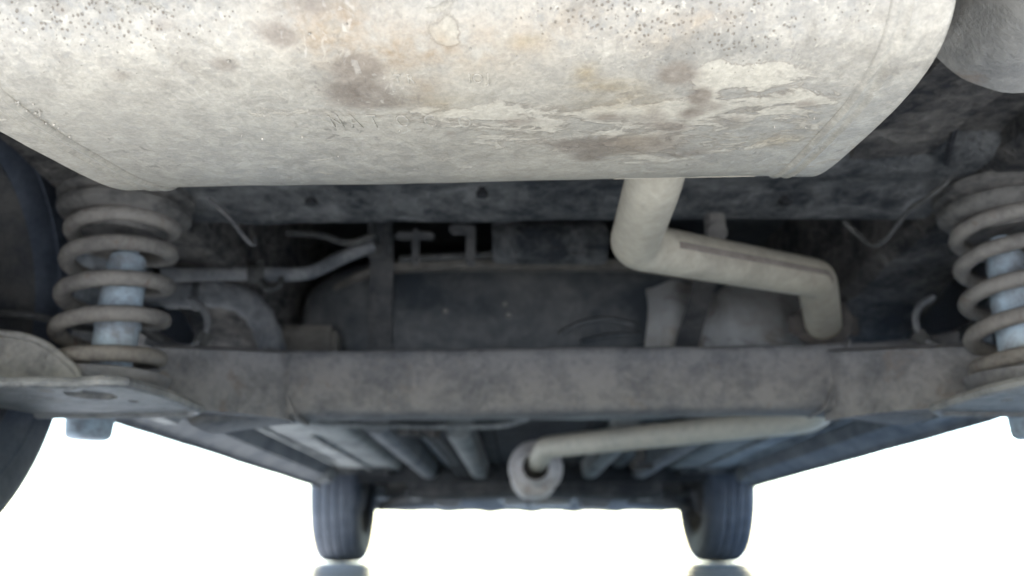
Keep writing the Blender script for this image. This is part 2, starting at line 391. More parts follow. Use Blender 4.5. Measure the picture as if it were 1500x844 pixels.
shell = b.build('body_shell', M['paint'], car, angle=50, label='dusty silver painted body sides')
so = shell.modifiers.new('skin', 'SOLIDIFY'); so.thickness = 0.004; so.offset = 1
b = MB()                            # rear bumper lower edge rolls under
for s in (1,):
    rings = []
    for i in range(25):
        u = -1 + 2 * i / 24; x = u * 0.70; y0 = 0.235 + 0.10 * abs(u) ** 4
        rings.append([Vector((RX(x), y0 + a, z)) for a, z in ((0.0, 0.34), (0.0, 0.315), (0.012, 0.30), (0.05, 0.302), (0.06, 0.31), (0.06, 0.318), (0.02, 0.318), (0.012, 0.34))])
    b.loft(rings)
b.build('rear_bumper', M['plastic'], car, label='grey plastic lower edge of the rear bumper')

# ---- underbody: boot floor, raised cavity floor, cabin floor
b = MB()
b.box((RX(-0.60), 0.27, 0.475), (RX(0.60), 1.10, 0.50), 0.004, 2, 12).rough(0.004, 9, 1)
b.build('boot_floor', M['body_mud'], car, label='muddy black underside of the boot floor')
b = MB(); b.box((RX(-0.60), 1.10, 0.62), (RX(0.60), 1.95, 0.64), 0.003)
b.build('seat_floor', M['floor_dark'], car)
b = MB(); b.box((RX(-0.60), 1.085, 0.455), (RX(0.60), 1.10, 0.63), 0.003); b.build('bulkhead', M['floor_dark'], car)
# rear crossmember: a shallow pressed channel in front of the muffler
b = MB(); rings = []
for i in range(61):
    u = i / 60; x = RX(-0.47 + 0.94 * u)
    tl = 0.006 * (u - 0.5)
    rings.append([Vector((x, y, z + tl)) for y, z in ((0.88, 0.485), (0.885, 0.462), (0.905, 0.450), (0.94, 0.447), (0.97, 0.455), (1.00, 0.455), (1.03, 0.446), (1.07, 0.445), (1.085, 0.450), (1.09, 0.485))])
b.loft(rings); b.rough(0.004, 14, 3)
cm = b.build('rear_crossmember', M['body'], car, label='dark grey dirty crossmember between muffler and fuel tank')
for (px, py) in ((706, 288), (455, 300), (1150, 300)):
    p = PZ(px, py, 0.4435); q = MB(); q.lathe([(0, 0.0), (0, 0.007), (0.006, 0.007), (0.006, 0.005), (0.012, 0.004), (0.012, 0)], p, (0, 0, 1), 16); q.build('drain_hole_shade', M['hole'], cm)
# chassis rails
for mir in (False, True):
    b = MB(); rings = []
    for i in range(50):
        y = 0.30 + i * (1.65 / 49)
        z0 = 0.425 + 0.02 * math.sin((y - 0.3) * 3.0) - (0.07 * max(0, min(1, (y - 1.25) / 0.4)))
        x0, x1 = RX(-0.605), RX(-0.455 + (0.02 * math.sin(y * 5)))
        rings.append([Vector((x0, y, 0.55)), Vector((x0, y, z0 + 0.01)), Vector((x0 + 0.012, y, z0)), Vector((x1 - 0.015, y, z0)), Vector((x1, y, z0 + 0.014)), Vector((x1, y, 0.64))])
    b.loft(rings, closed=True); b.rough(0.009, 11, 5)
    b.build('chassis_rail', M['body_mud'], car, mirror=mir)
# wheel houses
for mir in (False, True):
    for yc, z0 in ((YR, 0.40), (YF, 0.40)):
        b = MB(); rad = 0.355; out = []
        for i in range(33):
            t = math.pi * (i / 32)
            out.append((yc - rad * math.cos(t), 0.29 + rad * math.sin(t)))
        inner = -0.612 if yc == YR else -0.50
        rings = [[Vector((RX(x), y, z)) for (y, z) in out] for x in (-0.80, -0.72, inner - 0.004, inner)]
        b.loft(rings, closed=False); n = len(out)
        if yc == YF: b.add([Vector((RX(inner), y, z)) for y, z in out], [tuple(range(n))])
        b.build('wheel_arch_liner', M['body'], car, mirror=mir)
# side panel closing the boot behind and ahead of the arch
for mir in (False, True):
    b = MB(); b.box((RX(-0.79), 0.27, 0.40), (RX(-0.59), 0.535, 0.42), 0.006); b.build('side_closing_panel', M['body_mud'], car, mirror=mir)
    b = MB(); b.box((RX(-0.79), 1.20, 0.335), (RX(-0.59), 1.45, 0.355), 0.006); b.build('side_closing_panel', M['body_mud'], car, mirror=mir)
# inner wing folds seen beside the muffler
for mir in (False, True):
    b = MB()
    pts = [(0.50, 0.47), (0.62, 0.455), (0.74, 0.44), (0.86, 0.436), (0.98, 0.44)]
    for k, (xa, xb, dz) in enumerate(((-0.46, -0.34, 0.0), (-0.30, -0.22, 0.014))):
        rings = []
        for i in range(25):
            t = i / 24; y = 0.42 + 0.52 * t; z = 0.462 + dz - 0.016 * math.sin(t * 3)
            sx = 0.05 * math.sin(t * 2.2) * (1 - k)
            rings.append([Vector((RX(xa + sx), y, 0.485)), Vector((RX(xa + 0.015 + sx), y, z)), Vector((RX(xb - 0.015 + sx), y, z - 0.004)), Vector((RX(xb + sx), y, 0.485))])
        b.loft(rings)
    b.rough(0.005, 16, 8 + mir)
    b.build('floor_rib', M['body_mud'], car, mirror=mir)

# ---- cabin floor: light painted flats, recesses coloured dark as shade, longitudinal rails
Y0, Y1 = 1.93, 3.16
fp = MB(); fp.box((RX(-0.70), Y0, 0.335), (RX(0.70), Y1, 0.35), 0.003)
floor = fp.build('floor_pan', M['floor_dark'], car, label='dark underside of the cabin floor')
def strip(x0, x1, z0, z1, ya, yb, mat, name, drop=0.0, **k):
    b = MB(); rings = []
    for i in range(13):
        t = i / 12; y = ya + (yb - ya) * t; z = z0 - drop * t
        e = 0.012
        rings.append([Vector((x0, y, z1)), Vector((x0 + e * 0.6, y, z + e * 0.7)), Vector((x0 + e * 1.6, y, z)), Vector((x1 - e * 1.6, y, z)), Vector((x1 - e * 0.6, y, z + e * 0.7)), Vector((x1, y, z1))])
    b.loft(rings); b.rough(0.0015, 12, x0)
    return b.build(name, mat, floor, **k)
for mir in (1, -1):
    def sx(a, c): return (RX(min(a * mir, c * mir)), RX(max(a * mir, c * mir)))
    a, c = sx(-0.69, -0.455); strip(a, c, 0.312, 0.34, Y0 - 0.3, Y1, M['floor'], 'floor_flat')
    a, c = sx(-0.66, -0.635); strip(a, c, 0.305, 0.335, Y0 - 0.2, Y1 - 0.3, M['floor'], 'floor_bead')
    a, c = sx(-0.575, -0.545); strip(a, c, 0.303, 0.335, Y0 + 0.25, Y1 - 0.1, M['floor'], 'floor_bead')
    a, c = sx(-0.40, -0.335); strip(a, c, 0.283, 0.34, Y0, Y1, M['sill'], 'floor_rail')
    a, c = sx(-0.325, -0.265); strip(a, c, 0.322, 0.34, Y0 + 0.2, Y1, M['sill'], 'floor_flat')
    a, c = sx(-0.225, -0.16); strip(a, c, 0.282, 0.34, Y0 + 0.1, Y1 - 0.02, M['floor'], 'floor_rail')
    b = MB(); x0 = RX(-0.735); rings = []
    for i in range(25):
        y = 1.27 + (3.10 - 1.27) * i / 24
        zb = 0.245 + 0.02 * max(0, (1.45 - y) / 0.2)
        rings.append([Vector((x0 - 0.045, y, 0.34)), Vector((x0 - 0.04, y, zb + 0.03)), Vector((x0 - 0.004, y, zb + 0.012)), Vector((x0 - 0.002, y, zb)), Vector((x0 + 0.002, y, zb)), Vector((x0 + 0.004, y, zb + 0.012)), Vector((x0 + 0.045, y, zb + 0.034)), Vector((x0 + 0.06, y, 0.34))])
    b.loft(rings); b.rough(0.0015, 7, mir)
    b.build('sill', M['sill'], car, mirror=(mir < 0), label='dusty blue-grey sill along the car side')
    # jacking pads
    for y in (1.55, 2.95):
        b = MB(); b.box((RX(-0.715), y, 0.262), (RX(-0.675), y + 0.09, 0.30), 0.006); b.build('jacking_pad', M['floor'], floor, mirror=(mir < 0))
b = MB(); b.box((RX(-0.64), 3.155, 0.27), (RX(0.64), 3.175, 0.8), 0.004); b.build('front_bulkhead', M['floor_dark'], car)
# tunnel
b = MB(); rings = []
for i in range(9):
    y = Y0 - 0.05 + (Y1 - Y0 + 0.04) * i / 8
    rings.append([Vector((RX(x), y, z)) for x, z in ((-0.15, 0.33), (-0.12, 0.325), (-0.10, 0.40), (-0.06, 0.43), (0.06, 0.43), (0.10, 0.40), (0.12, 0.325), (0.15, 0.33), (0.15, 0.336), (0.1, 0.45), (-0.1, 0.45), (-0.15, 0.336))])
b.loft(rings); b.build('floor_tunnel', M['floor_dark'], floor)

# ---- front end: subframe, arms, sump, undertray
b = MB(); rings = []
for i in range(31):
    u = -1 + i / 15; x = RX(u * 0.46); zz = 0.225 + 0.012 * math.cos(u * 3.1) + 0.02 * abs(u) ** 3
    rings.append([Vector((x, y, zz + z)) for y, z in ((3.27, 0.05), (3.265, 0.01), (3.29, -0.005), (3.36, -0.008), (3.44, 0.0), (3.46, 0.05))])
b.loft(rings); b.rough(0.003, 9, 2); sub = b.build('front_subframe', M['strap'], car)
for mir in (False, True):
    b = MB(); b.tube(spline([(RX(-0.36), 3.34, 0.235), (RX(-0.46), 3.36, 0.225), (RX(-0.575), 3.42, 0.20)], 8), lambda t: 0.024 - 0.006 * t, 12)
    b.tube(spline([(RX(-0.38), 3.60, 0.235), (RX(-0.48), 3.52, 0.22), (RX(-0.575), 3.43, 0.20)], 8), lambda t: 0.02 - 0.004 * t, 12)
    b.build('front_lower_arm', M['sill'], car, mirror=mir)
    b = MB(); b.tube([(RX(-0.15), 3.42, 0.28), (RX(-0.6), 3.42, 0.285)], 0.016, 12); b.lathe([(0, 0.02), (0.01, 0.045), (0.05, 0.04), (0.1, 0.02)], (RX(-0.56), 3.42, 0.284), (1, 0, 0), 20)
    b.build('drive_shaft', M['rubber'], car, mirror=mir)
b = MB(); b.box((RX(-0.13), 3.40, 0.205), (RX(0.16), 3.62, 0.30), 0.02, 3); b.build('oil_pan', M['alu'], car, label='pale aluminium oil pan')
b = MB(); b.lathe([(0, 0.0), (0, 0.008), (0.008, 0.008), (0.008, 0)], (RX(-0.02), 3.41, 0.21), (0, 1, 0), 6); b.build('drain_plug', M['rim'], car)
for x, w, zc_, yy in ((-0.33, 0.10, 0.213, 3.50), (0.24, 0.12, 0.212, 3.55), (0.40, 0.07, 0.225, 3.30), (-0.43, 0.06, 0.228, 3.30)):
    b = MB(); b.box((RX(x - w / 2), yy, zc_ - 0.012), (RX(x + w / 2), yy + 0.08, zc_ + 0.04), 0.012, 3); b.rough(0.004, 20, x); b.build('subframe_mount', M['alu'], car)
b = MB(); rings = []
for i in range(21):
    u = -1 + i / 10; x = RX(u * 0.62); y0 = 4.0 - 0.12 * abs(u) ** 3
    rings.append([Vector((x, y0 + a, z + 0.006 * math.cos(i * 2.2))) for a, z in ((-0.35, 0.245), (-0.1, 0.22), (0, 0.205), (0.03, 0.215), (0.03, 0.25), (-0.35, 0.262))])
b.loft(rings); b.build('front_undertray', M['sill'], car)

# ---- wheels
tp = []                             # tyre profile: (across, radius)
Wt = 0.175
tp += [(-0.070, 0.185), (-0.078, 0.192), (-0.0855, 0.215), (-0.0875, 0.238), (-0.085, 0.258), (-0.079, 0.274), (-0.069, 0.2835)]
for gx in (-0.046, -0.016, 0.016, 0.046):
    rr = 0.2900 - 0.9 * gx * gx
    tp += [(gx - 0.0055, rr), (gx - 0.004, rr - 0.005), (gx + 0.004, rr - 0.005), (gx + 0.0055, rr)]
tp += [(0.069, 0.2835), (0.079, 0.274), (0.085, 0.258), (0.0875, 0.238), (0.0855, 0.215), (0.078, 0.192), (0.070, 0.185)]
def wheel(xc, yc, inward, steer=0.0):
    w = bpy.data.objects.new('wheel', None); COL.objects.link(w); w.parent = car; w.location = Vector((xc, yc, RW)) - BASE
    w.rotation_euler = (0, 0, steer)
    base = Vector((0, 0, 0))
    def put(b, name, mat):
        me = mesh_from(b.v, b.f, False, base); o = link(name, me, mat, w); sharp(me, 35); return o
    b = MB(); b.lathe(tp, (0, 0, 0), (1, 0, 0), 96)
    # shoulder tread blocks and sidewall rings
    for s in (-1, 1):
        b.lathe([(s * 0.0862, 0.222), (s * 0.0885, 0.224), (s * 0.0885, 0.228), (s * 0.0866, 0.230)], (0, 0, 0), (1, 0, 0), 64)
    put(b, 'tyre', M['tyre'])
    b = MB(); b.lathe([(-0.072, 0.192), (-0.075, 0.186), (-0.06, 0.172), (-0.03, 0.160), (0.03, 0.160), (0.06, 0.172), (0.075, 0.186), (0.072, 0.192), (0.055, 0.168), (0.035, 0.150), (0.04, 0.10), (0.05, 0.05), (0.045, 0.0)] if inward > 0 else
                      [(0.072, 0.192), (0.075, 0.186), (0.06, 0.172), (0.03, 0.160), (-0.03, 0.160), (-0.06, 0.172), (-0.075, 0.186), (-0.072, 0.192), (-0.055, 0.168), (-0.035, 0.150), (-0.04, 0.10), (-0.05, 0.05), (-0.045, 0.0)], (0, 0, 0), (1, 0, 0), 48)
    put(b, 'rim', M['rim'])
    b = MB(); s = inward
    b.lathe([(-0.03 * s, 0.0), (-0.03 * s, 0.10), (0.03 * s, 0.115), (0.055 * s, 0.118), (0.06 * s, 0.112), (0.066 * s, 0.10), (0.068 * s, 0.06), (0.075 * s, 0.04), (0.085 * s, 0.035), (0.085 * s, 0.0)], (0, 0, 0), (1, 0, 0), 40)
    put(b, 'brake_drum', M['drum'])
    return w
XW = 0.64 + Wt / 2
for s in (-1, 1):
    wheel(RX(s * XW), YR, -s)['label'] = 'rear wheel with black tyre beside the coil spring'
    wheel(RX(s * (XW - 0.036) - 0.016), YF, -s, 0.03)['label'] = 'front wheel with blue-tinted ribbed tyre standing on the ground'

# ---- rear axle beam
BY = 1.22
def beam_ring(x, tl):
    u = abs(x - CX) / 0.47
    hz = 0.0455 + 0.002 * max(0, u - 0.7) / 0.3; hy = 0.036 + 0.012 * max(0, u - 0.7) / 0.3
    cz = 0.2605 + tl
    out = []
    for k in range(24):
        t = 2 * math.pi * k / 24; c, s = math.cos(t), math.sin(t)
        e = 0.32
        out.append(Vector((x, BY + hy * math.copysign(abs(c) ** e, c), cz + hz * math.copysign(abs(s) ** e, s))))
    return out
b = MB(); b.loft([beam_ring(RX(-0.47 + 0.94 * i / 80), 0.010 * (i / 80 - 0.5)) for i in range(81)]); b.rough(0.0016, 14, 4)
beam = b.build('axle_beam', M['axle'], car, label='grey dirty torsion beam of the rear axle')
for mir in (False, True):           # end sleeves welded over the beam
    b = MB(); rings = []
    for i in range(15):
        t = i / 14; x = RX(-0.375 - 0.125 * t); bul = 0.0012 + 0.010 * t * t
        tl = 0.010 * ((-0.375 - 0.125 * t + 0.47) / 0.94 - 0.5) * (-1 if mir else 1)
        r_ = beam_ring(RX(-0.375 - 0.095 * t), tl)
        cz = sum(p.z for p in r_) / len(r_)
        rings.append([Vector((x - 0.020 * (p.z - cz) / 0.04, BY + (p.y - BY) * (1 + bul / 0.036) - 0.03 * t * t, cz + (p.z - cz) * (1 + bul / 0.05) - 0.006 * t)) for p in r_])
    b.loft(rings); b.rough(0.0015, 15, 6)
    b.build('beam_sleeve', M['axle'], beam, mirror=mir)
    b = MB(); ring = beam_ring(RX(-0.375), -0.005 if not mir else 0.005)
    cz = sum(p.z for p in ring) / 24
    rr_ = [Vector((p.x - 0.02 * (p.z - cz) / 0.04, BY + (p.y - BY) * 1.06, cz + (p.z - cz) * 1.05)) for p in ring]
    b.tube(rr_ + [rr_[0]], 0.0028, 8, False); b.build('weld_bead', M['axle'], beam, mirror=mir)

# ---- trailing arms with spring seats
SPX, SPY = -0.53, 1.0
for mir in (False, True):
    # the pan under the spring, holes pressed through it
    zpan = 0.196
    outl = [PZ(x, y, zpan) for x, y in ((-70, 562), (40, 560), (112, 561), (150, 558), (185, 560), (232, 573), (265, 586), (294, 599), (280, 605), (150, 607), (40, 607), (-70, 608))]
    def ell(px, py, rx, ry, n=18):
        c = PZ(px, py, zpan); return [Vector((c.x + rx * math.cos(2 * math.pi * k / n), c.y + ry * math.sin(2 * math.pi * k / n), zpan)) for k in range(n)]
    holes = [ell(133, 579, 0.026, 0.030), ell(68, 573, 0.009, 0.006), ell(70, 584, 0.009, 0.004), ell(102, 569, 0.006, 0.006), ell(195, 588, 0.006, 0.008)]
    b = MB(); b.plate(outl, holes, 0.006)
    b.tube(dense(outl + [outl[0]], 0.02), 0.0055, 8, False)
    arm = b.build('trailing_arm', M['arm'], car, mirror=mir, angle=35, label='pale grey pressed arm plate under the coil spring')
    # raised wall of the arm towards the wheel
    b = MB(); b.plate([P(x, y, 0.925) for x, y in ((-75, 484), (0, 488), (36, 493), (66, 505), (92, 524), (110, 541), (114, 550), (113, 572), (-75, 576))], [], 0.012, Vector((0, 1, 0)))
    ed = spline([P(x, y, 0.925) for x, y in ((-75, 484), (0, 488), (36, 493), (66, 505), (92, 524), (110, 541), (114, 552), (113, 572))], 5); b.tube(ed, 0.004, 8)
    b.build('arm_wall', M['arm'], arm, mirror=mir, angle=30)
    # gusset face between seat and beam, and the dished seat
    b = MB(); b.lathe([(0, 0.0), (0.0, 0.050), (0.003, 0.054), (0.008, 0.054), (0.010, 0.050), (0.012, 0.060), (0.018, 0.070), (0.026, 0.073), (0.028, 0.068), (0.024, 0.0)], (RX(SPX), SPY, 0.202), (0, 0, 1), 40)
    b.build('spring_seat', M['axle_dusty'], arm, mirror=mir)
    b = MB(); rings = []
    for i in range(13):
        t = i / 12; x = RX(-0.50 + 0.13 * t); y = 1.06 + 0.12 * t
        hh = 0.058 + 0.018 * t
        rings.append([Vector((x, y - 0.01, 0.205)), Vector((x, y - 0.015, 0.215 + hh)), Vector((x + 0.01, y + 0.012, 0.225 + hh)), Vector((x + 0.01, y + 0.03, 0.205))])
    b.loft(rings); b.rough(0.0015, 15, 3); b.build('arm_gusset', M['axle_dusty'], arm, mirror=mir)
    # arm box running back to the hub and forward to its bush
    b = MB(); b.tube(spline([(RX(-0.60), 0.95, 0.235), (RX(-0.585), 1.05, 0.235), (RX(-0.56), 1.2, 0.255), (RX(-0.52), 1.42, 0.30), (RX(-0.51), 1.55, 0.315)], 8), 0.026, 14)
    b.lathe([(-0.035, 0.0), (-0.035, 0.03), (0.035, 0.03), (0.035, 0.0)], (RX(-0.51), 1.57, 0.315), (1, 0, 0), 20)
    b.build('arm_tube', M['axle_dusty'], arm, mirror=mir)
    b = MB(); b.lathe([(0, 0.0), (0, 0.055), (0.02, 0.055), (0.03, 0.04), (0.06, 0.036), (0.06, 0)], (RX(-0.632), YR, RW), (-1, 0, 0), 28)
    b.build('hub_carrier', M['drum'], arm, mirror=mir)

# ---- springs, pads and dampers
for mir in (False, True):
    b = MB(); pts = []; n = 300
    for i in range(n + 1):
        k = -0.65 + 6.05 * i / n; a = 2 * math.pi * k * (-1 if mir else 1) - math.pi / 2 + (0.5 if mir else 0)
        zz = float(np.interp(k, [-0.65, 0, 0.35, 1, 2, 3, 4, 5, 5.4], [0.233, 0.242, 0.254, 0.287, 0.328, 0.371, 0.407, 0.430, 0.436]))
        rr = 0.0635 - 0.003 * max(0, k - 4)
        pts.append(Vector((RX(SPX) + rr * math.cos(a), SPY + rr * math.sin(a), zz)))
    pts = [sum((pts[max(0, min(n, i + d))] for d in range(-6, 7)), Vector()) / 13 if 6 < i < n - 6 else pts[i] for i in range(n + 1)]
    b.tube(pts, 0.0094, 12); b.rough(0.0006, 40, 2)
    b.build('coil_spring', M['spring'], car, mirror=mir, label='rusty grey coil spring beside the wheel')
    b = MB(); b.lathe([(-0.020, 0.0), (-0.020, 0.047), (-0.004, 0.052), (0.0, 0.070), (0.005, 0.075), (0.013, 0.075), (0.017, 0.068), (0.021, 0.068), (0.025, 0.077), (0.034, 0.078), (0.038, 0.069), (0.044, 0.066), (0.05, 0.074), (0.07, 0.076), (0.075, 0.0)], (RX(SPX), SPY, 0.418), (0, 0, 1), 48)
    b.rough(0.002, 25, 5); b.build('spring_pad', M['rubber'], car, mirror=mir, label='dirty stepped rubber pad on top of the coil spring')
    top = Vector((RX(SPX + 0.008), SPY + 0.004, 0.395)); bot = Vector((RX(SPX + 0.004), SPY + 0.004, 0.20))
    ax = (bot - top).normalized(); L = (bot - top).length
    b = MB(); b.lathe([(0.0, 0.0), (0.0, 0.012), (0.02, 0.012), (0.02, 0.018), (0.024, 0.021), (0.05, 0.022), (0.054, 0.0245), (0.14, 0.0245), (0.145, 0.0225), (L, 0.0225), (L, 0.0)], top, ax, 32)
    sh = b.build('shock_absorber', M['shock'], car, mirror=mir, label='pale blue shock absorber inside the coil spring')
    b = MB(); b.lathe([(0, 0.0240), (0.002, 0.0260), (0.008, 0.0260), (0.010, 0.0240)], top + ax * 0.10, ax, 32); b.build('collar', M['shock'], sh, mirror=mir)
    cp = P(131, 624, 1.19); b = MB(); b.lathe([(0.05, 0.0), (0.05, 0.031), (0.02, 0.0315), (-0.010, 0.0295), (-0.015, 0.028), (-0.018, 0.024), (-0.018, 0.0)], cp, (0, 0, 1), 32); b.build('lower_cup', M['shock'], sh, mirror=mir, label='pale blue cup under the arm plate')  # the cup's pale blue colour stands in for lens flare

# ---- fuel tank with straps
TY = 1.42
def tank_ring(x, k, z0=0.285, z1=0.540, y0=TY, y1=1.86):
    cz, cy = (z0 + z1) / 2, (y0 + y1) / 2; hz, hy = (z1 - z0) / 2 * k, (y1 - y0) / 2 * (0.7 + 0.3 * k); out = []
    for i in range(36):
        t = 2 * math.pi * i / 36; c, s = math.cos(t), math.sin(t); e = 0.5
        out.append(Vector((x, cy + hy * math.copysign(abs(c) ** e, c), cz + hz * math.copysign(abs(s) ** e, s))))
    return out
xs = [-0.425, -0.42, -0.405, -0.38, -0.34, -0.30, -0.25] + [-0.2 + 0.05 * i for i in range(9)] + [0.22, 0.25, 0.28, 0.31, 0.33]
ks = [0.35, 0.50, 0.66, 0.80, 0.91, 0.97, 0.995] + [1.0] * 9 + [1, 0.98, 0.93, 0.82, 0.6]
b = MB(); b.loft([tank_ring(RX(x), k) for x, k in zip(xs, ks)]); b.rough(0.0015, 5, 2)
tank = b.build('fuel_tank', M['tank'], car, angle=60, label='black fuel tank behind the axle beam')
b = MB()                            # seam lip along its upper edge
lip = [Vector((RX(-0.40 + 0.70 * i / 40), TY - 0.004 + 0.05 * (abs(i - 20) / 20) ** 6, 0.500 - 0.06 * (abs(i - 20) / 20) ** 5)) for i in range(41)]
b.loft([[p + Vector((0, a, z)) for a, z in ((-0.010, -0.010), (-0.012, -0.002), (-0.010, 0.004), (0.02, 0.006), (0.02, -0.010))] for p in lip])
b.build('seam_lip', M['tank_edge'], tank)
b = MB()                            # bottom flange seen below the beam
fl = spline([PZ(x, y, 0.288) for x, y in ((440, 616), (480, 621), (560, 624), (650, 625), (730, 624), (765, 616), (790, 604))], 6)
b.tube(fl, 0.006, 10); b.build('bottom_flange', M['floor'], tank, label='pale folded flange under the tank')
b = MB(); xa = P(430, 612, 1.85).x; xb = P(770, 612, 1.85).x
b.box((xa, 1.45, 0.281), (xb, 1.72, 0.290), 0.003); b.build('bottom_skid', M['floor'], tank)
for (pxa, pxb) in ((543, 577),):
    xa, xb = P(pxa, 420, TY).x, P(pxb, 420, TY).x; b = MB(); rings = []
    for (y, z) in ((1.36, 0.555), (1.375, 0.535), (1.395, 0.522), (TY - 0.014, 0.505), (TY - 0.016, 0.48), (TY - 0.009, 0.42), (TY - 0.006, 0.38), (TY - 0.002, 0.34), (TY + 0.02, 0.295), (TY + 0.06, 0.277), (TY + 0.2, 0.277)):
        rings.append([Vector((xa, y, z)), Vector((xb, y, z)), Vector((xb, y + 0.004, z + 0.002)), Vector((xa, y + 0.004, z + 0.002))])
    b.loft(rings); st = b.build('tank_strap', M['strap'], tank, label='dark flat steel strap holding the tank')
    b = MB(); b.box((xa + 0.003, 1.355, 0.50), (xa + 0.014, 1.365, 0.62), 0.003); b.box((xb - 0.014, 1.355, 0.50), (xb - 0.003, 1.365, 0.62), 0.003); b.box((xa + 0.003, 1.352, 0.49), (xb - 0.003, 1.368, 0.515), 0.003); b.build('strap_bracket', M['strap'], st)
for (px, py) in ((740, 445), (745, 461), (652, 455)):
    p = P(px, py, TY - 0.004); b = MB(); b.lathe([(0, 0), (0, 0.0035), (0.006, 0.0045), (0.006, 0)], p, (0, 1, 0), 10); b.build('rivet', M['plastic'], tank)
b = MB()                            # pressed swirl on the tank face
b.tube(spline([P(820, 490, TY - 0.004), P(850, 474, TY - 0.006), (P(890, 468, TY - 0.006)), P(930, 476, TY - 0.004)], 8), 0.0055, 8)
b.tube(spline([P(850, 502, TY - 0.004), P(890, 492, TY - 0.006), P(940, 490, TY - 0.004)], 8), 0.005, 8); b.build('pressed_rib', M['tank'], tank)

# ---- heat shield to the right of the tank
b = MB(); rings = []; nx = 50
for i in range(nx + 1):
    u = i / nx; ring = []
    for k in range(15):
        v = k / 14
        xl = 953 - 20 * max(0, v - 0.35) ** 1.5; xr = 1215
        p = P(xl + (xr - xl) * u, 395 + 120 * v, 1.37 - 0.02 * v)
        rib = 0.016 * math.exp(-((u - 0.16 + 0.05 * v) / 0.10) ** 2) - 0.012 * math.exp(-((u - 0.40) / 0.04) ** 2)
        p.y += 0.07 * (1 - v) ** 2 - rib + 0.045 * max(0, u - 0.75) / 0.25
        ring.append(p)
    ring2 = [p + Vector((0, 0.004, 0)) for p in reversed(ring)]
    rings.append(ring + ring2)
b.loft(rings); b.rough(0.0018, 18, 4)
hs = b.build('heat_shield', M['shield'], car, label='silvery rust-stained heat shield to the right of the tank')
b = MB(); p0, p1 = P(1042, 378, 1.36), P(1004, 512, 1.325)
b.loft([[p0 + Vector((dx, dy, 0)) for dx, dy in ((-0.018, 0), (0.018, 0), (0.018, 0.005), (-0.018, 0.005))], [p0.lerp(p1, 0.6) + Vector((dx, dy - 0.006, 0)) for dx, dy in ((-0.018, 0), (0.018, 0), (0.018, 0.005), (-0.018, 0.005))], [p1 + Vector((dx, dy, 0)) for dx, dy in ((-0.018, 0), (0.018, 0), (0.018, 0.005), (-0.018, 0.005))]])
b.build('shield_strap', M['strap'], hs)

# ---- clutter in the dark gap over the tank
b = MB(); b.lathe([(0, 0), (0, 0.03), (0.01, 0.034), (0.17, 0.034), (0.18, 0.03), (0.18, 0)], P(722, 356, 1.33), (1, 0, 0.0), 28)
b.rough(0.003, 25, 3); cn = b.build('vapour_canister', M['body'], car)
b = MB(); b.box(P(770, 372, 1.30), P(880, 350, 1.31) + Vector((0, 0.02, 0)), 0.008, 3, 4); b.rough(0.006, 30, 4); b.build('canister_bracket', M['body'], cn)
b = MB(); a = P(690, 346, 1.30)
b.box(a + Vector((-0.009, 0, -0.045)), a + Vector((0.007, 0.012, 0.02)), 0.003); b.box(a + Vector((-0.035, 0, 0.005)), a + Vector((0.0, 0.012, 0.022)), 0.004)
b.rough(0.003, 30, 1); b.build('hanger_bracket', M['strap'], car)
b = MB(); a = P(607, 360, 1.30); b.box(a + Vector((-0.006, 0, -0.03)), a + Vector((0.006, 0.01, 0.03)), 0.003); b.box(a + Vector((-0.03, 0, 0.012)), a + Vector((0.03, 0.01, 0.024)), 0.003)
b.rough(0.003, 30, 1); b.build('hanger_bracket', M['strap'], car)
b = MB(); b.tube(spline([P(420, 341, 1.28), P(470, 345, 1.28), P(510, 356, 1.28), P(548, 345, 1.28)], 8), 0.0055, 10); b.build('fuel_line', M['line'], car)
b = MB(); b.tube(spline([P(585, 380, 1.34), P(640, 377, 1.34), P(760, 372, 1.34), P(880, 376, 1.34)], 8), 0.006, 10); b.build('fuel_line', M['line'], car)
b = MB(); a = P(1050, 332, 1.05); b.box(a + Vector((-0.012, 0, -0.012)), a + Vector((0.012, 0.02, 0.05)), 0.004); b.lathe([(0, 0), (0, 0.012), (0.03, 0.012), (0.03, 0)], a + Vector((0, -0.004, -0.008)), (0, 1, 0), 14)
b.rough(0.001, 30, 2); b.build('exhaust_hanger', M['rubber'], car)

# ---- filler hose and breather on the left of the tank
b = MB(); b.tube(spline([P(215, 425, 1.24), P(262, 432, 1.25), P(310, 430, 1.27), P(355, 440, 1.29), P(383, 468, 1.31), P(397, 505, 1.33), P(405, 545, 1.36)], 10), lambda t: 0.0205 + 0.001 * math.sin(t * 60), 18)
fh = b.build('filler_hose', M['hose'], car, label='thick grey rubber filler hose curving down to the tank')
b = MB(); b.lathe([(0, 0.0215), (0.001, 0.0235), (0.011, 0.0235), (0.012, 0.0215)], P(284, 432, 1.26), (1, 0.1, 0), 24); b.build('hose_clamp', M['strap'], fh)
b = MB(); b.box(P(402, 505, 1.38) + Vector((0, 0, -0.03)), P(492, 478, 1.38) + Vector((0, 0.06, 0.004)), 0.01, 3); b.build('filler_neck', M['tank_edge'], tank)
b = MB(); b.tube(spline([P(235, 402, 1.2), P(300, 402, 1.22), P(362, 401, 1.24), P(420, 402, 1.25), P(458, 398, 1.27), P(500, 378, 1.30), P(545, 360, 1.32)], 8), 0.0105, 14)
br = b.build('breather_tube', M['hose'], car, label='grey breather tube above the filler hose')
b = MB(); b.lathe([(-0.012, 0.011), (-0.012, 0.0145), (0.012, 0.0145), (0.012, 0.011)], P(378, 401, 1.243), (1, 0, 0), 20); b.box(P(380, 392, 1.235) - Vector((0.005, 0, 0)), P(380, 380, 1.235) + Vector((0.008, 0.01, 0)), 0.002)
b.build('tube_clamp', M['line'], br)
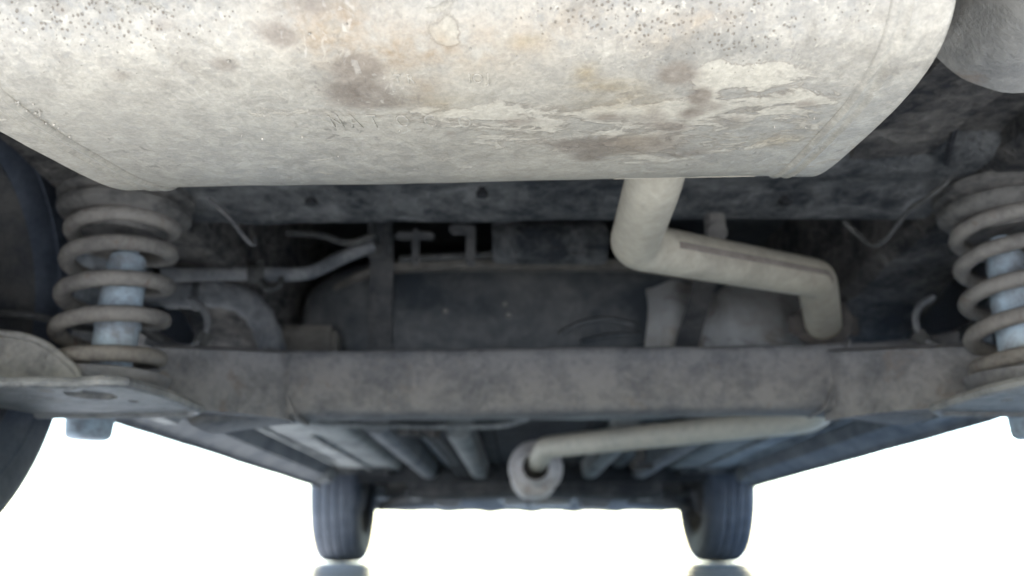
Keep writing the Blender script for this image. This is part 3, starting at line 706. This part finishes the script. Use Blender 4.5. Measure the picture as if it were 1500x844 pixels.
b = MB(); b.tube(spline([P(383, 412, 1.23), P(392, 424, 1.22), P(408, 420, 1.22), P(412, 408, 1.23)], 6), 0.0045, 8); b.build('clip', M['line'], br)

# ---- brake hoses and wires
for mir in (False, True):
    b = MB(); q = [(212, 500), (245, 509), (280, 508), (298, 495), (304, 470), (296, 450), (276, 438)]
    b.tube(spline([P(x, y, 1.09 + 0.01 * i) for i, (x, y) in enumerate(q)], 8), 0.0045, 10)
    bh = b.build('brake_hose', M['hose'], car, mirror=mir)
    b = MB(); b.lathe([(-0.008, 0.0), (-0.008, 0.010), (0.010, 0.010), (0.010, 0.0)], P(296, 498, 1.12), (0.4, 0, 0.7), 6); b.build('hose_fitting', M['line'], bh, mirror=mir)
b = MB(); b.tube(spline([P(0, 458, 0.99), P(60, 465, 1.0), P(110, 478, 1.03), P(190, 488, 1.07)], 8), 0.0045, 8); b.build('brake_line', M['line'], car)
b = MB(); b.tube(spline([P(305, 292, 0.93), P(335, 318, 0.94), P(362, 352, 0.95), P(372, 358, 0.96), P(374, 350, 0.97)], 8), 0.0028, 8); b.build('wire_bracket', M['strap'], car)
b = MB(); b.tube(spline([P(1236, 325, 1.08), P(1258, 345, 1.07), P(1280, 360, 1.05), P(1300, 348, 1.03), P(1330, 310, 1.0), P(1362, 288, 0.97), P(1390, 262, 0.95), P(1398, 235, 0.93)], 8), 0.0034, 8); b.build('brake_line', M['line'], car)
b = MB(); b.tube(spline([P(1500, 80, 0.76), P(1470, 104, 0.77), P(1438, 138, 0.79), P(1408, 172, 0.82), P(1394, 205, 0.85), P(1386, 240, 0.90)], 8), 0.0034, 8); b.build('wire', M['wire'], car, label='thin black wire hanging beside the muffler')

# ---- grey plastic corner pieces beside the muffler
for mir in (False, True):
    b = MB(); rings = []
    prof = [(-0.262, 0.39), (-0.285, 0.365), (-0.32, 0.352), (-0.38, 0.357), (-0.45, 0.372), (-0.56, 0.392)]
    prof = [(p.x, p.z) for p in spline([Vector((x, 0, z)) for x, z in prof], 6)]
    for i in range(25):
        t = i / 24; y = 0.36 + 0.24 * t
        lift = 0.010 * t * t + (0.03 if t == 1 else 0)
        rings.append([Vector((RX(x + 0.01 * t), y, z + lift + (0.012 * math.exp(-((t - 0.7) / 0.12) ** 2 - ((x + 0.34) / 0.03) ** 2)))) for x, z in prof] + [Vector((RX(x + 0.01 * t), y, 0.47)) for x in (-0.56, -0.262)])
    b.loft(rings); b.rough(0.003, 16, 2); b.build('bumper_bracket', M['plastic'], car, mirror=mir, label='grey plastic bumper bracket beside the muffler')

# ------------------------------------------------------------------ exhaust
MC = Vector((0, 0.545, 0.385)); MA, MBv, ME = 0.145, 0.085, 3.6
MX0, MX1 = -0.320, 0.231
TILT, PHI, SKEW = 0.018, R(6), 0.1
def muf(x, t, off=0.0, sc=1.0):     # a flat oval can, nose up a little; t: angle round the oval
    c, s = math.cos(t), math.sin(t); e = 2 / ME
    y = MA * math.copysign(abs(c) ** e, c); z = MBv * math.copysign(abs(s) ** e, s)
    ny, nz = math.copysign(abs(c) ** (2 - e), c) / MA, math.copysign(abs(s) ** (2 - e), s) / MBv
    l = math.hypot(ny, nz) or 1
    y, z = y * sc + ny / l * off, z * sc + nz / l * off
    y, z = y * math.cos(PHI) - z * math.sin(PHI), y * math.sin(PHI) + z * math.cos(PHI)
    return Vector((x + SKEW * y * (MX1 - x) / (MX1 - MX0), MC.y + y, MC.z + z + TILT * (x + 0.05)))
def muf_hit(px, py):                # pixel -> (x, angle) on the muffler's underside
    d = ray(px, py)
    def yz(p):
        dy, dz = p.y - MC.y, p.z - MC.z - TILT * (p.x + 0.05)
        return dy * math.cos(PHI) + dz * math.sin(PHI), -dy * math.sin(PHI) + dz * math.cos(PHI)
    def f(s):
        y, z = yz(CAM + d * s); return (abs(y / MA) ** ME + abs(z / MBv) ** ME) - 1
    s, best = 0.3, None
    while s < 1.2:
        if f(s) < 0: best = s; break
        s += 0.002
    if best is None:
        ss = min(np.arange(0.3, 1.0, 0.002), key=f); best = float(ss)
    p = CAM + d * best; y, z = yz(p); cy, cz = y / MA, z / MBv
    cc = math.copysign(abs(cy) ** (ME / 2), cy); s2 = math.copysign(abs(cz) ** (ME / 2), cz)
    k = SKEW * (p.y - MC.y) / (MX1 - MX0)
    return (p.x - k * MX1) / (1 - k), math.atan2(s2, cc)
nu, nv = 280, 260
vv = []; X = []; T = []
for i in range(nu + 1):
    x = MX0 + (MX1 - MX0) * i / nu
    for k in range(nv):
        t = 2 * math.pi * k / nv
        p = muf(x, t)
        q = Vector((p.x * 6, p.y * 6, p.z * 6))
        d = mnoise.noise(q) * 0.0014 + mnoise.noise(q * 3.7) * 0.0006
        p = p + (p - Vector((p.x, MC.y, MC.z))).normalized() * d
        vv.append(p); X.append(x); T.append(t)
ff = [(i * nv + k, i * nv + (k + 1) % nv, (i + 1) * nv + (k + 1) % nv, (i + 1) * nv + k) for i in range(nu) for k in range(nv)]
me = mesh_from(vv, ff)
# stains at the places they have on the real can: (px, py, size across, size down, turn, strength)
PV = np.array([tuple(v) for v in vv]); d_ = PV - np.array(tuple(CAM)); Rm = np.array(CROT)
cl = d_ @ Rm; UX = 750 + FPX * cl[:, 0] / -cl[:, 2]; UY = 422 - FPX * cl[:, 1] / -cl[:, 2]
under = np.sin(np.array(T)) < 0.25
def field(spots):
    f = np.zeros(len(UX))
    for (px, py, a, b_, ang, st) in spots:
        # measured on the sheet itself: convert picture offsets at the spot to metres along and round the can
        x0, t0 = muf_hit(px, py); x1, _ = muf_hit(px + a, py); _, t1 = muf_hit(px, min(py + b_, 255)); _, t2 = muf_hit(px, py - b_)
        sx_ = max(abs(x1 - x0), 0.002); st_ = max(abs(t1 - t2) / 2, 0.01)
        dx = (np.array(X) - x0) / sx_; dt = (np.array(T) - (t0 % (2 * math.pi))) / st_
        c, s = math.cos(R(ang)), math.sin(R(ang))
        u, w = dx * c + dt * s, -dx * s + dt * c
        f += st * np.exp(-(u * u + w * w))
    return np.clip(f, -1, 1) * under
XA, TA = np.array(X), np.array(T)
mud = field([(930, 190, 220, 50, 0, .30), (600, 175, 150, 25, 0, .22), (1120, 190, 120, 50, 0, .2), (1105, 105, 60, 22, 0, 1.0), (1040, 120, 22, 40, 0, 0.9), (1150, 140, 90, 25, 0, 0.6), (655, 48, 20, 22, 0, 1.1), (980, 160, 60, 22, 0, 0.7), (900, 165, 40, 10, 0, .8), (690, 165, 200, 14, 0, 0.5), (940, 205, 60, 14, 0, .5), (780, 190, 60, 18, 0, .4), (690, 108, 60, 14, 0, -.5), (860, 60, 90, 40, 0, -.6), (1080, 60, 90, 25, 0, -.7), (530, 110, 60, 40, 0, -1)])
rust = field([(490, 40, 70, 50, 0, 1.0), (540, 75, 60, 30, 0, .8), (590, 70, 90, 36, 0, .8), (700, 90, 90, 30, 0, .35), (760, 50, 80, 40, 0, .5), (850, 25, 60, 30, 0, .35), (1050, 25, 60, 16, 0, .6), (905, 210, 30, 10, 0, .8), (620, 130, 30, 16, 0, .6), (950, 55, 40, 25, 0, .4), (1000, 45, 40, 25, 0, .4), (430, 20, 60, 25, 0, .3)])
dark = field([(527, 96, 34, 18, 0, 1.0), (520, 135, 52, 26, 0, .75), (590, 150, 60, 14, 0, .45), (1025, 140, 20, 14, 0, 1.0), (990, 108, 34, 18, 0, .8), (840, 212, 34, 9, 0, 1.0), (862, 230, 30, 8, 0, .7), (925, 215, 55, 11, 0, 1.0), (890, 172, 34, 8, 0, .6), (985, 186, 34, 9, 0, .7), (1012, 166, 20, 8, 0, .8), (1075, 175, 26, 9, 0, .5), (1180, 152, 22, 8, 0, .5), (760, 178, 40, 8, 0, .5), (1000, 225, 40, 7, 0, .5), (330, 95, 26, 12, 0, .45), (180, 110, 24, 12, 0, .4), (240, 40, 30, 12, 0, .4), (90, 15, 20, 8, 0, .4), (420, 55, 18, 14, 0, .6), (400, 45, 30, 20, 0, .55), (460, 10, 30, 20, 0, .4), (1050, 155, 18, 8, 0, .4), (790, 200, 20, 6, 0, .4), (945, 175, 40, 8, 0, .45), (960, 160, 20, 8, 0, .4), (660, 197, 12, 5, 0, .5)])
bare = field([(1080, 60, 90, 30, 0, .9), (1000, 90, 70, 30, 0, .6), (480, 110, 60, 30, 0, .8), (560, 135, 90, 20, 0, .5), (850, 90, 60, 20, 0, .5), (350, 40, 40, 25, 0, .5), (420, 20, 40, 25, 0, .6), (1130, 130, 30, 14, 0, .5), (180, 60, 60, 30, 0, .25), (650, 110, 50, 16, 0, .3), (300, 70, 90, 40, 0, -.5)])
ochre = field([(858, 104, 18, 12, 0, 1.0), (885, 125, 60, 10, 0, .6), (900, 150, 70, 16, 0, .5), (770, 60, 30, 12, 0, .5), (640, 150, 50, 12, 0, .45), (1130, 212, 40, 8, 0, .5), (480, 50, 30, 14, 0, .5), (930, 210, 40, 14, 0, .4)])
pit = np.clip((150 - UY) / 130, 0, 1) * under * np.clip(0.55 + 0.45 * np.sin(UX / 140.0 + 0.6), 0.15, 1)
pit = np.clip(pit + field([(900, 20, 120, 30, 0, .5), (150, 30, 120, 30, 0, .4), (1090, 50, 80, 30, 0, .4)]), 0, 1)
for nm, (a, b_, c_) in (('stain', (mud, rust, dark)), ('stain_b', (bare, ochre, pit))):
    at = me.attributes.new(nm, 'FLOAT_COLOR', 'POINT')
    arr = np.ones((len(UX), 4), dtype=np.float32); arr[:, 0], arr[:, 1], arr[:, 2] = a, b_, c_
    at.data.foreach_set('color', arr.ravel())
muffler = link('muffler', me, M['muffler'], car, label='large mud-stained rusty beige muffler across the top')
# folded end caps
for sgn, xe in ((-1, MX0), (1, MX1)):
    prof = [(-0.030, -0.001, 1), (-0.030, 0.0002, 1), (-0.0285, 0.0012, 1), (-0.0265, 0.0024, 1), (-0.0245, 0.0014, 1), (-0.022, 0.0005, 1), (-0.0195, 0.0010, 1), (-0.0175, 0.0024, 1), (-0.0150, 0.0012, 1), (-0.003, 0.0013, 1), (0.003, 0.0014, 1), (0.0055, -0.0005, 1), (0.0045, -0.0045, 1), (0.0, -0.006, 1), (-0.006, -0.006, 1), (-0.008, 0, 0.90), (-0.003, 0, 0.75), (0.0, 0, 0.4), (0.0, 0, 0.02)]
    rings = [[muf(xe + sgn * dx, 2 * math.pi * k / 260, off, sc) for k in range(260)] for dx, off, sc in prof]
    b = MB(); b.loft(rings, cap=False); b.rough(0.0005, 14, sgn)
    b.build('end_cap', M['muffler'], muffler, angle=60)
# seam along the front of the can, and the spot-welded pipe collar
b = MB()
t_s = -math.asin(0.60)
rings = []
for i in range(31):
    x = P(893, 258, 0.66).x + (P(1105, 256, 0.66).x - P(893, 258, 0.66).x) * i / 30
    rings.append([muf(x, t, o) for t, o in ((-0.93, -0.001), (-0.93, 0.0004), (-0.80, 0.0009), (-0.6, 0.0009), (-0.6, -0.001))])
b.loft(rings); b.build('seam_patch', M['pipe'], muffler)
# blobs of dried mud and weld spatter
for k in range(60):
    px = random.choice([random.uniform(20, 110), random.uniform(1180, 1330), random.uniform(100, 1250)]); py = random.uniform(10, 230)
    if px < 130: py = 120 + px * 0.9 + random.uniform(-14, 10)
    x, t = muf_hit(px, py)
    if x < MX0 + 0.01 or x > MX1 - 0.01: continue
    c = muf(x, t, 0.0004); n_ = (c - muf(x, t, -0.01)).normalized(); r_ = random.uniform(0.0004, 0.0010)
    b = MB(); b.lathe([(-0.0005, r_ * 1.1), (r_ * 0.4, r_), (r_ * 0.8, r_ * 0.6), (r_ * 0.95, 0.0)], c, n_, 7); b.build('mud_speck', M['muffler'], muffler)
# stamped lettering, worn faint
def stamp(chars, row, h_px, depth, name):
    for ch, px in chars:
        cu = bpy.data.curves.new('t', 'FONT'); cu.body = ch; cu.size = 1.0; cu.align_x = 'CENTER'; cu.extrude = 0.06; cu.bevel_depth = 0.035; cu.bevel_resolution = 1; cu.resolution_u = 4; cu.offset = -0.03
        to = bpy.data.objects.new('t', cu); COL.objects.link(to)
        bpy.context.view_layer.update()
        tm = bpy.data.meshes.new_from_object(to.evaluated_get(bpy.context.evaluated_depsgraph_get()))
        bpy.data.objects.remove(to); bpy.data.curves.remove(cu)
        x0, ta = muf_hit(px, row); xh, _ = muf_hit(px + h_px, row); _, tb = muf_hit(px, row - h_px)
        mxs = xh - x0
        out = []
        for v in tm.vertices:
            u, w, d = v.co.x, v.co.y, v.co.z
            out.append(muf(x0 + u * mxs * 1.25, ta + (tb - ta) * w * 1.25, -0.0003 + (d + 0.06) * depth))
        fs = [tuple(p.vertices) for p in tm.polygons]
        m2 = mesh_from(out, fs); bpy.data.meshes.remove(tm)
        o = link(name, m2, M['muffler'], muffler); 
stamp([('I', 689), ('O', 701), ('J', 716)], 120, 15, 0.008, 'embossed_letter')
stamp([('T', 584), ('R', 603)], 121, 15, 0.005, 'embossed_letter')
stamp([('N', 497), ('A', 524), ('T', 552), ('O', 594), ('C', 633), ('O', 683)], 186, 20, 0.0035, 'embossed_letter')

# ---- exhaust pipe
path = [Vector((P(958, 262, 0.74).x, 0.64, 0.385)), P(958, 266, 0.74), P(928, 360, 0.90), P(1196, 408, 1.13), P(1208, 486, 1.30), P(1215, 500, 1.46)]
pp = dense(fillet(path, [0.2, 0.045, 0.055, 0.08], 10), 0.012)
b = MB(); b.tube(pp, lambda t: 0.0262, 28)
pipe = b.build('exhaust_pipe', M['pipe'], car, label='beige bent exhaust pipe leaving the muffler')
# rust streak along its seam
b = MB(); st = [P(1000, 343, 0.915), P(1060, 357, 0.96), P(1130, 377, 1.03), P(1180, 391, 1.07)]
i0 = min(range(len(pp)), key=lambda i: (pp[i] - P(965, 366, 0.93)).length); i1 = min(range(len(pp)), key=lambda i: (pp[i] - P(1196, 415, 1.13)).length)
rings = []
for i in range(i0, i1):
    T_ = (pp[i + 1] - pp[i - 1]).normalized(); view = (CAM - pp[i]).normalized(); view = (view - T_ * view.dot(T_)).normalized(); upv = T_.cross(view)
    if upv.z < 0: upv = -upv
    ring = []
    for a in (14, 20, 26, 31): ring.append(pp[i] + (view * math.cos(R(a)) + upv * math.sin(R(a))) * (0.0266))
    for a in (31, 14): ring.append(pp[i] + (view * math.cos(R(a)) + upv * math.sin(R(a))) * (0.0252))
    rings.append(ring)
b.loft(rings); b.build('pipe_seam', M['pipe_rust'], pipe, label='rusty weld seam along the pipe')
fi_ = min(range(len(pp)), key=lambda i: abs(pp[i].y - 1.275)); fd = pp[fi_ + 1] - pp[fi_ - 1]
b = MB(); b.lathe([(-0.010, 0.0275), (-0.010, 0.041), (0.0, 0.041), (0.004, 0.036), (0.012, 0.036), (0.012, 0.0275)], pp[fi_], fd, 28); b.box(pp[fi_] + Vector((-0.052, -0.004, -0.016)), pp[fi_] + Vector((0.052, 0.006, 0.016)), 0.005)
b.build('pipe_flange', M['drum'], pipe)
# front length of the pipe, under the cabin floor, into the resonator
fpth = [pp[-1], P(1215, 560, 1.56), P(1203, 612, 1.66), P(800, 655, 2.20), P(783, 686, 2.36)]
fq = dense(fillet(fpth, [0.12, 0.10, 0.05], 10), 0.02)
b = MB(); b.tube(fq, 0.0265, 24)
fpipe = b.build('exhaust_pipe', M['pipe_pale'], car, label='long pale exhaust pipe slanting under the cabin floor')
rc = P(785, 684, 2.29)
b = MB(); b.lathe([(0.0, 0.03), (-0.006, 0.036), (0.0, 0.044), (0.016, 0.052), (0.020, 0.062), (0.024, 0.068), (0.034, 0.070), (0.040, 0.066), (0.052, 0.067), (0.34, 0.067), (0.36, 0.055), (0.38, 0.03), (0.38, 0)], rc, (0, 1, 0), 44)
res = b.build('resonator', M['can'], car, label='round pale resonator with a ringed end')
b = MB(); b.lathe([(0.0, 0.0265), (-0.004, 0.030), (0.0, 0.036), (0.006, 0.036)], rc, (0, 1, 0), 32); b.build('inlet_ring', M['drum'], res)
b = MB(); b.tube([rc + Vector((0.0, 0.36, 0.0)), rc + Vector((0.0, 0.9, -0.005))], 0.024, 16); b.build('down_pipe', M['can'], res)
b = MB(); p = P(938, 665, 2.2); b.box(p - Vector((0.012, 0, 0.02)), p + Vector((0.012, 0.02, 0.02)), 0.005); b.tube(spline([p, p + Vector((-0.02, 0, -0.03)), p + Vector((0.03, 0, -0.03))], 6), 0.006, 8); b.rough(0.002, 40, 1); b.build('exhaust_hanger', M['drum'], car)
b = MB(); p = P(612, 633, 2.0)
for dx, dz in ((0, 0), (0.022, 0.006), (-0.022, 0.004), (0.035, -0.004)):
    b.lathe([(-0.02, 0), (-0.02, 0.010), (0.03, 0.010), (0.03, 0)], p + Vector((dx, 0, dz)), (0.2, 1, 0), 10)
b.box(p + Vector((-0.05, 0.0, -0.004)), p + Vector((0.05, 0.03, 0.02)), 0.004); b.build('fuel_line_block', M['drum'], car)
for dx in (0, 0.022):
    b = MB(); b.tube(spline([p + Vector((dx, 0, 0)), p + Vector((dx + 0.01, 0.3, 0.01)), p + Vector((dx + 0.02, 1.1, 0.0))], 8), 0.005, 8); b.build('fuel_line', M['line'], car)
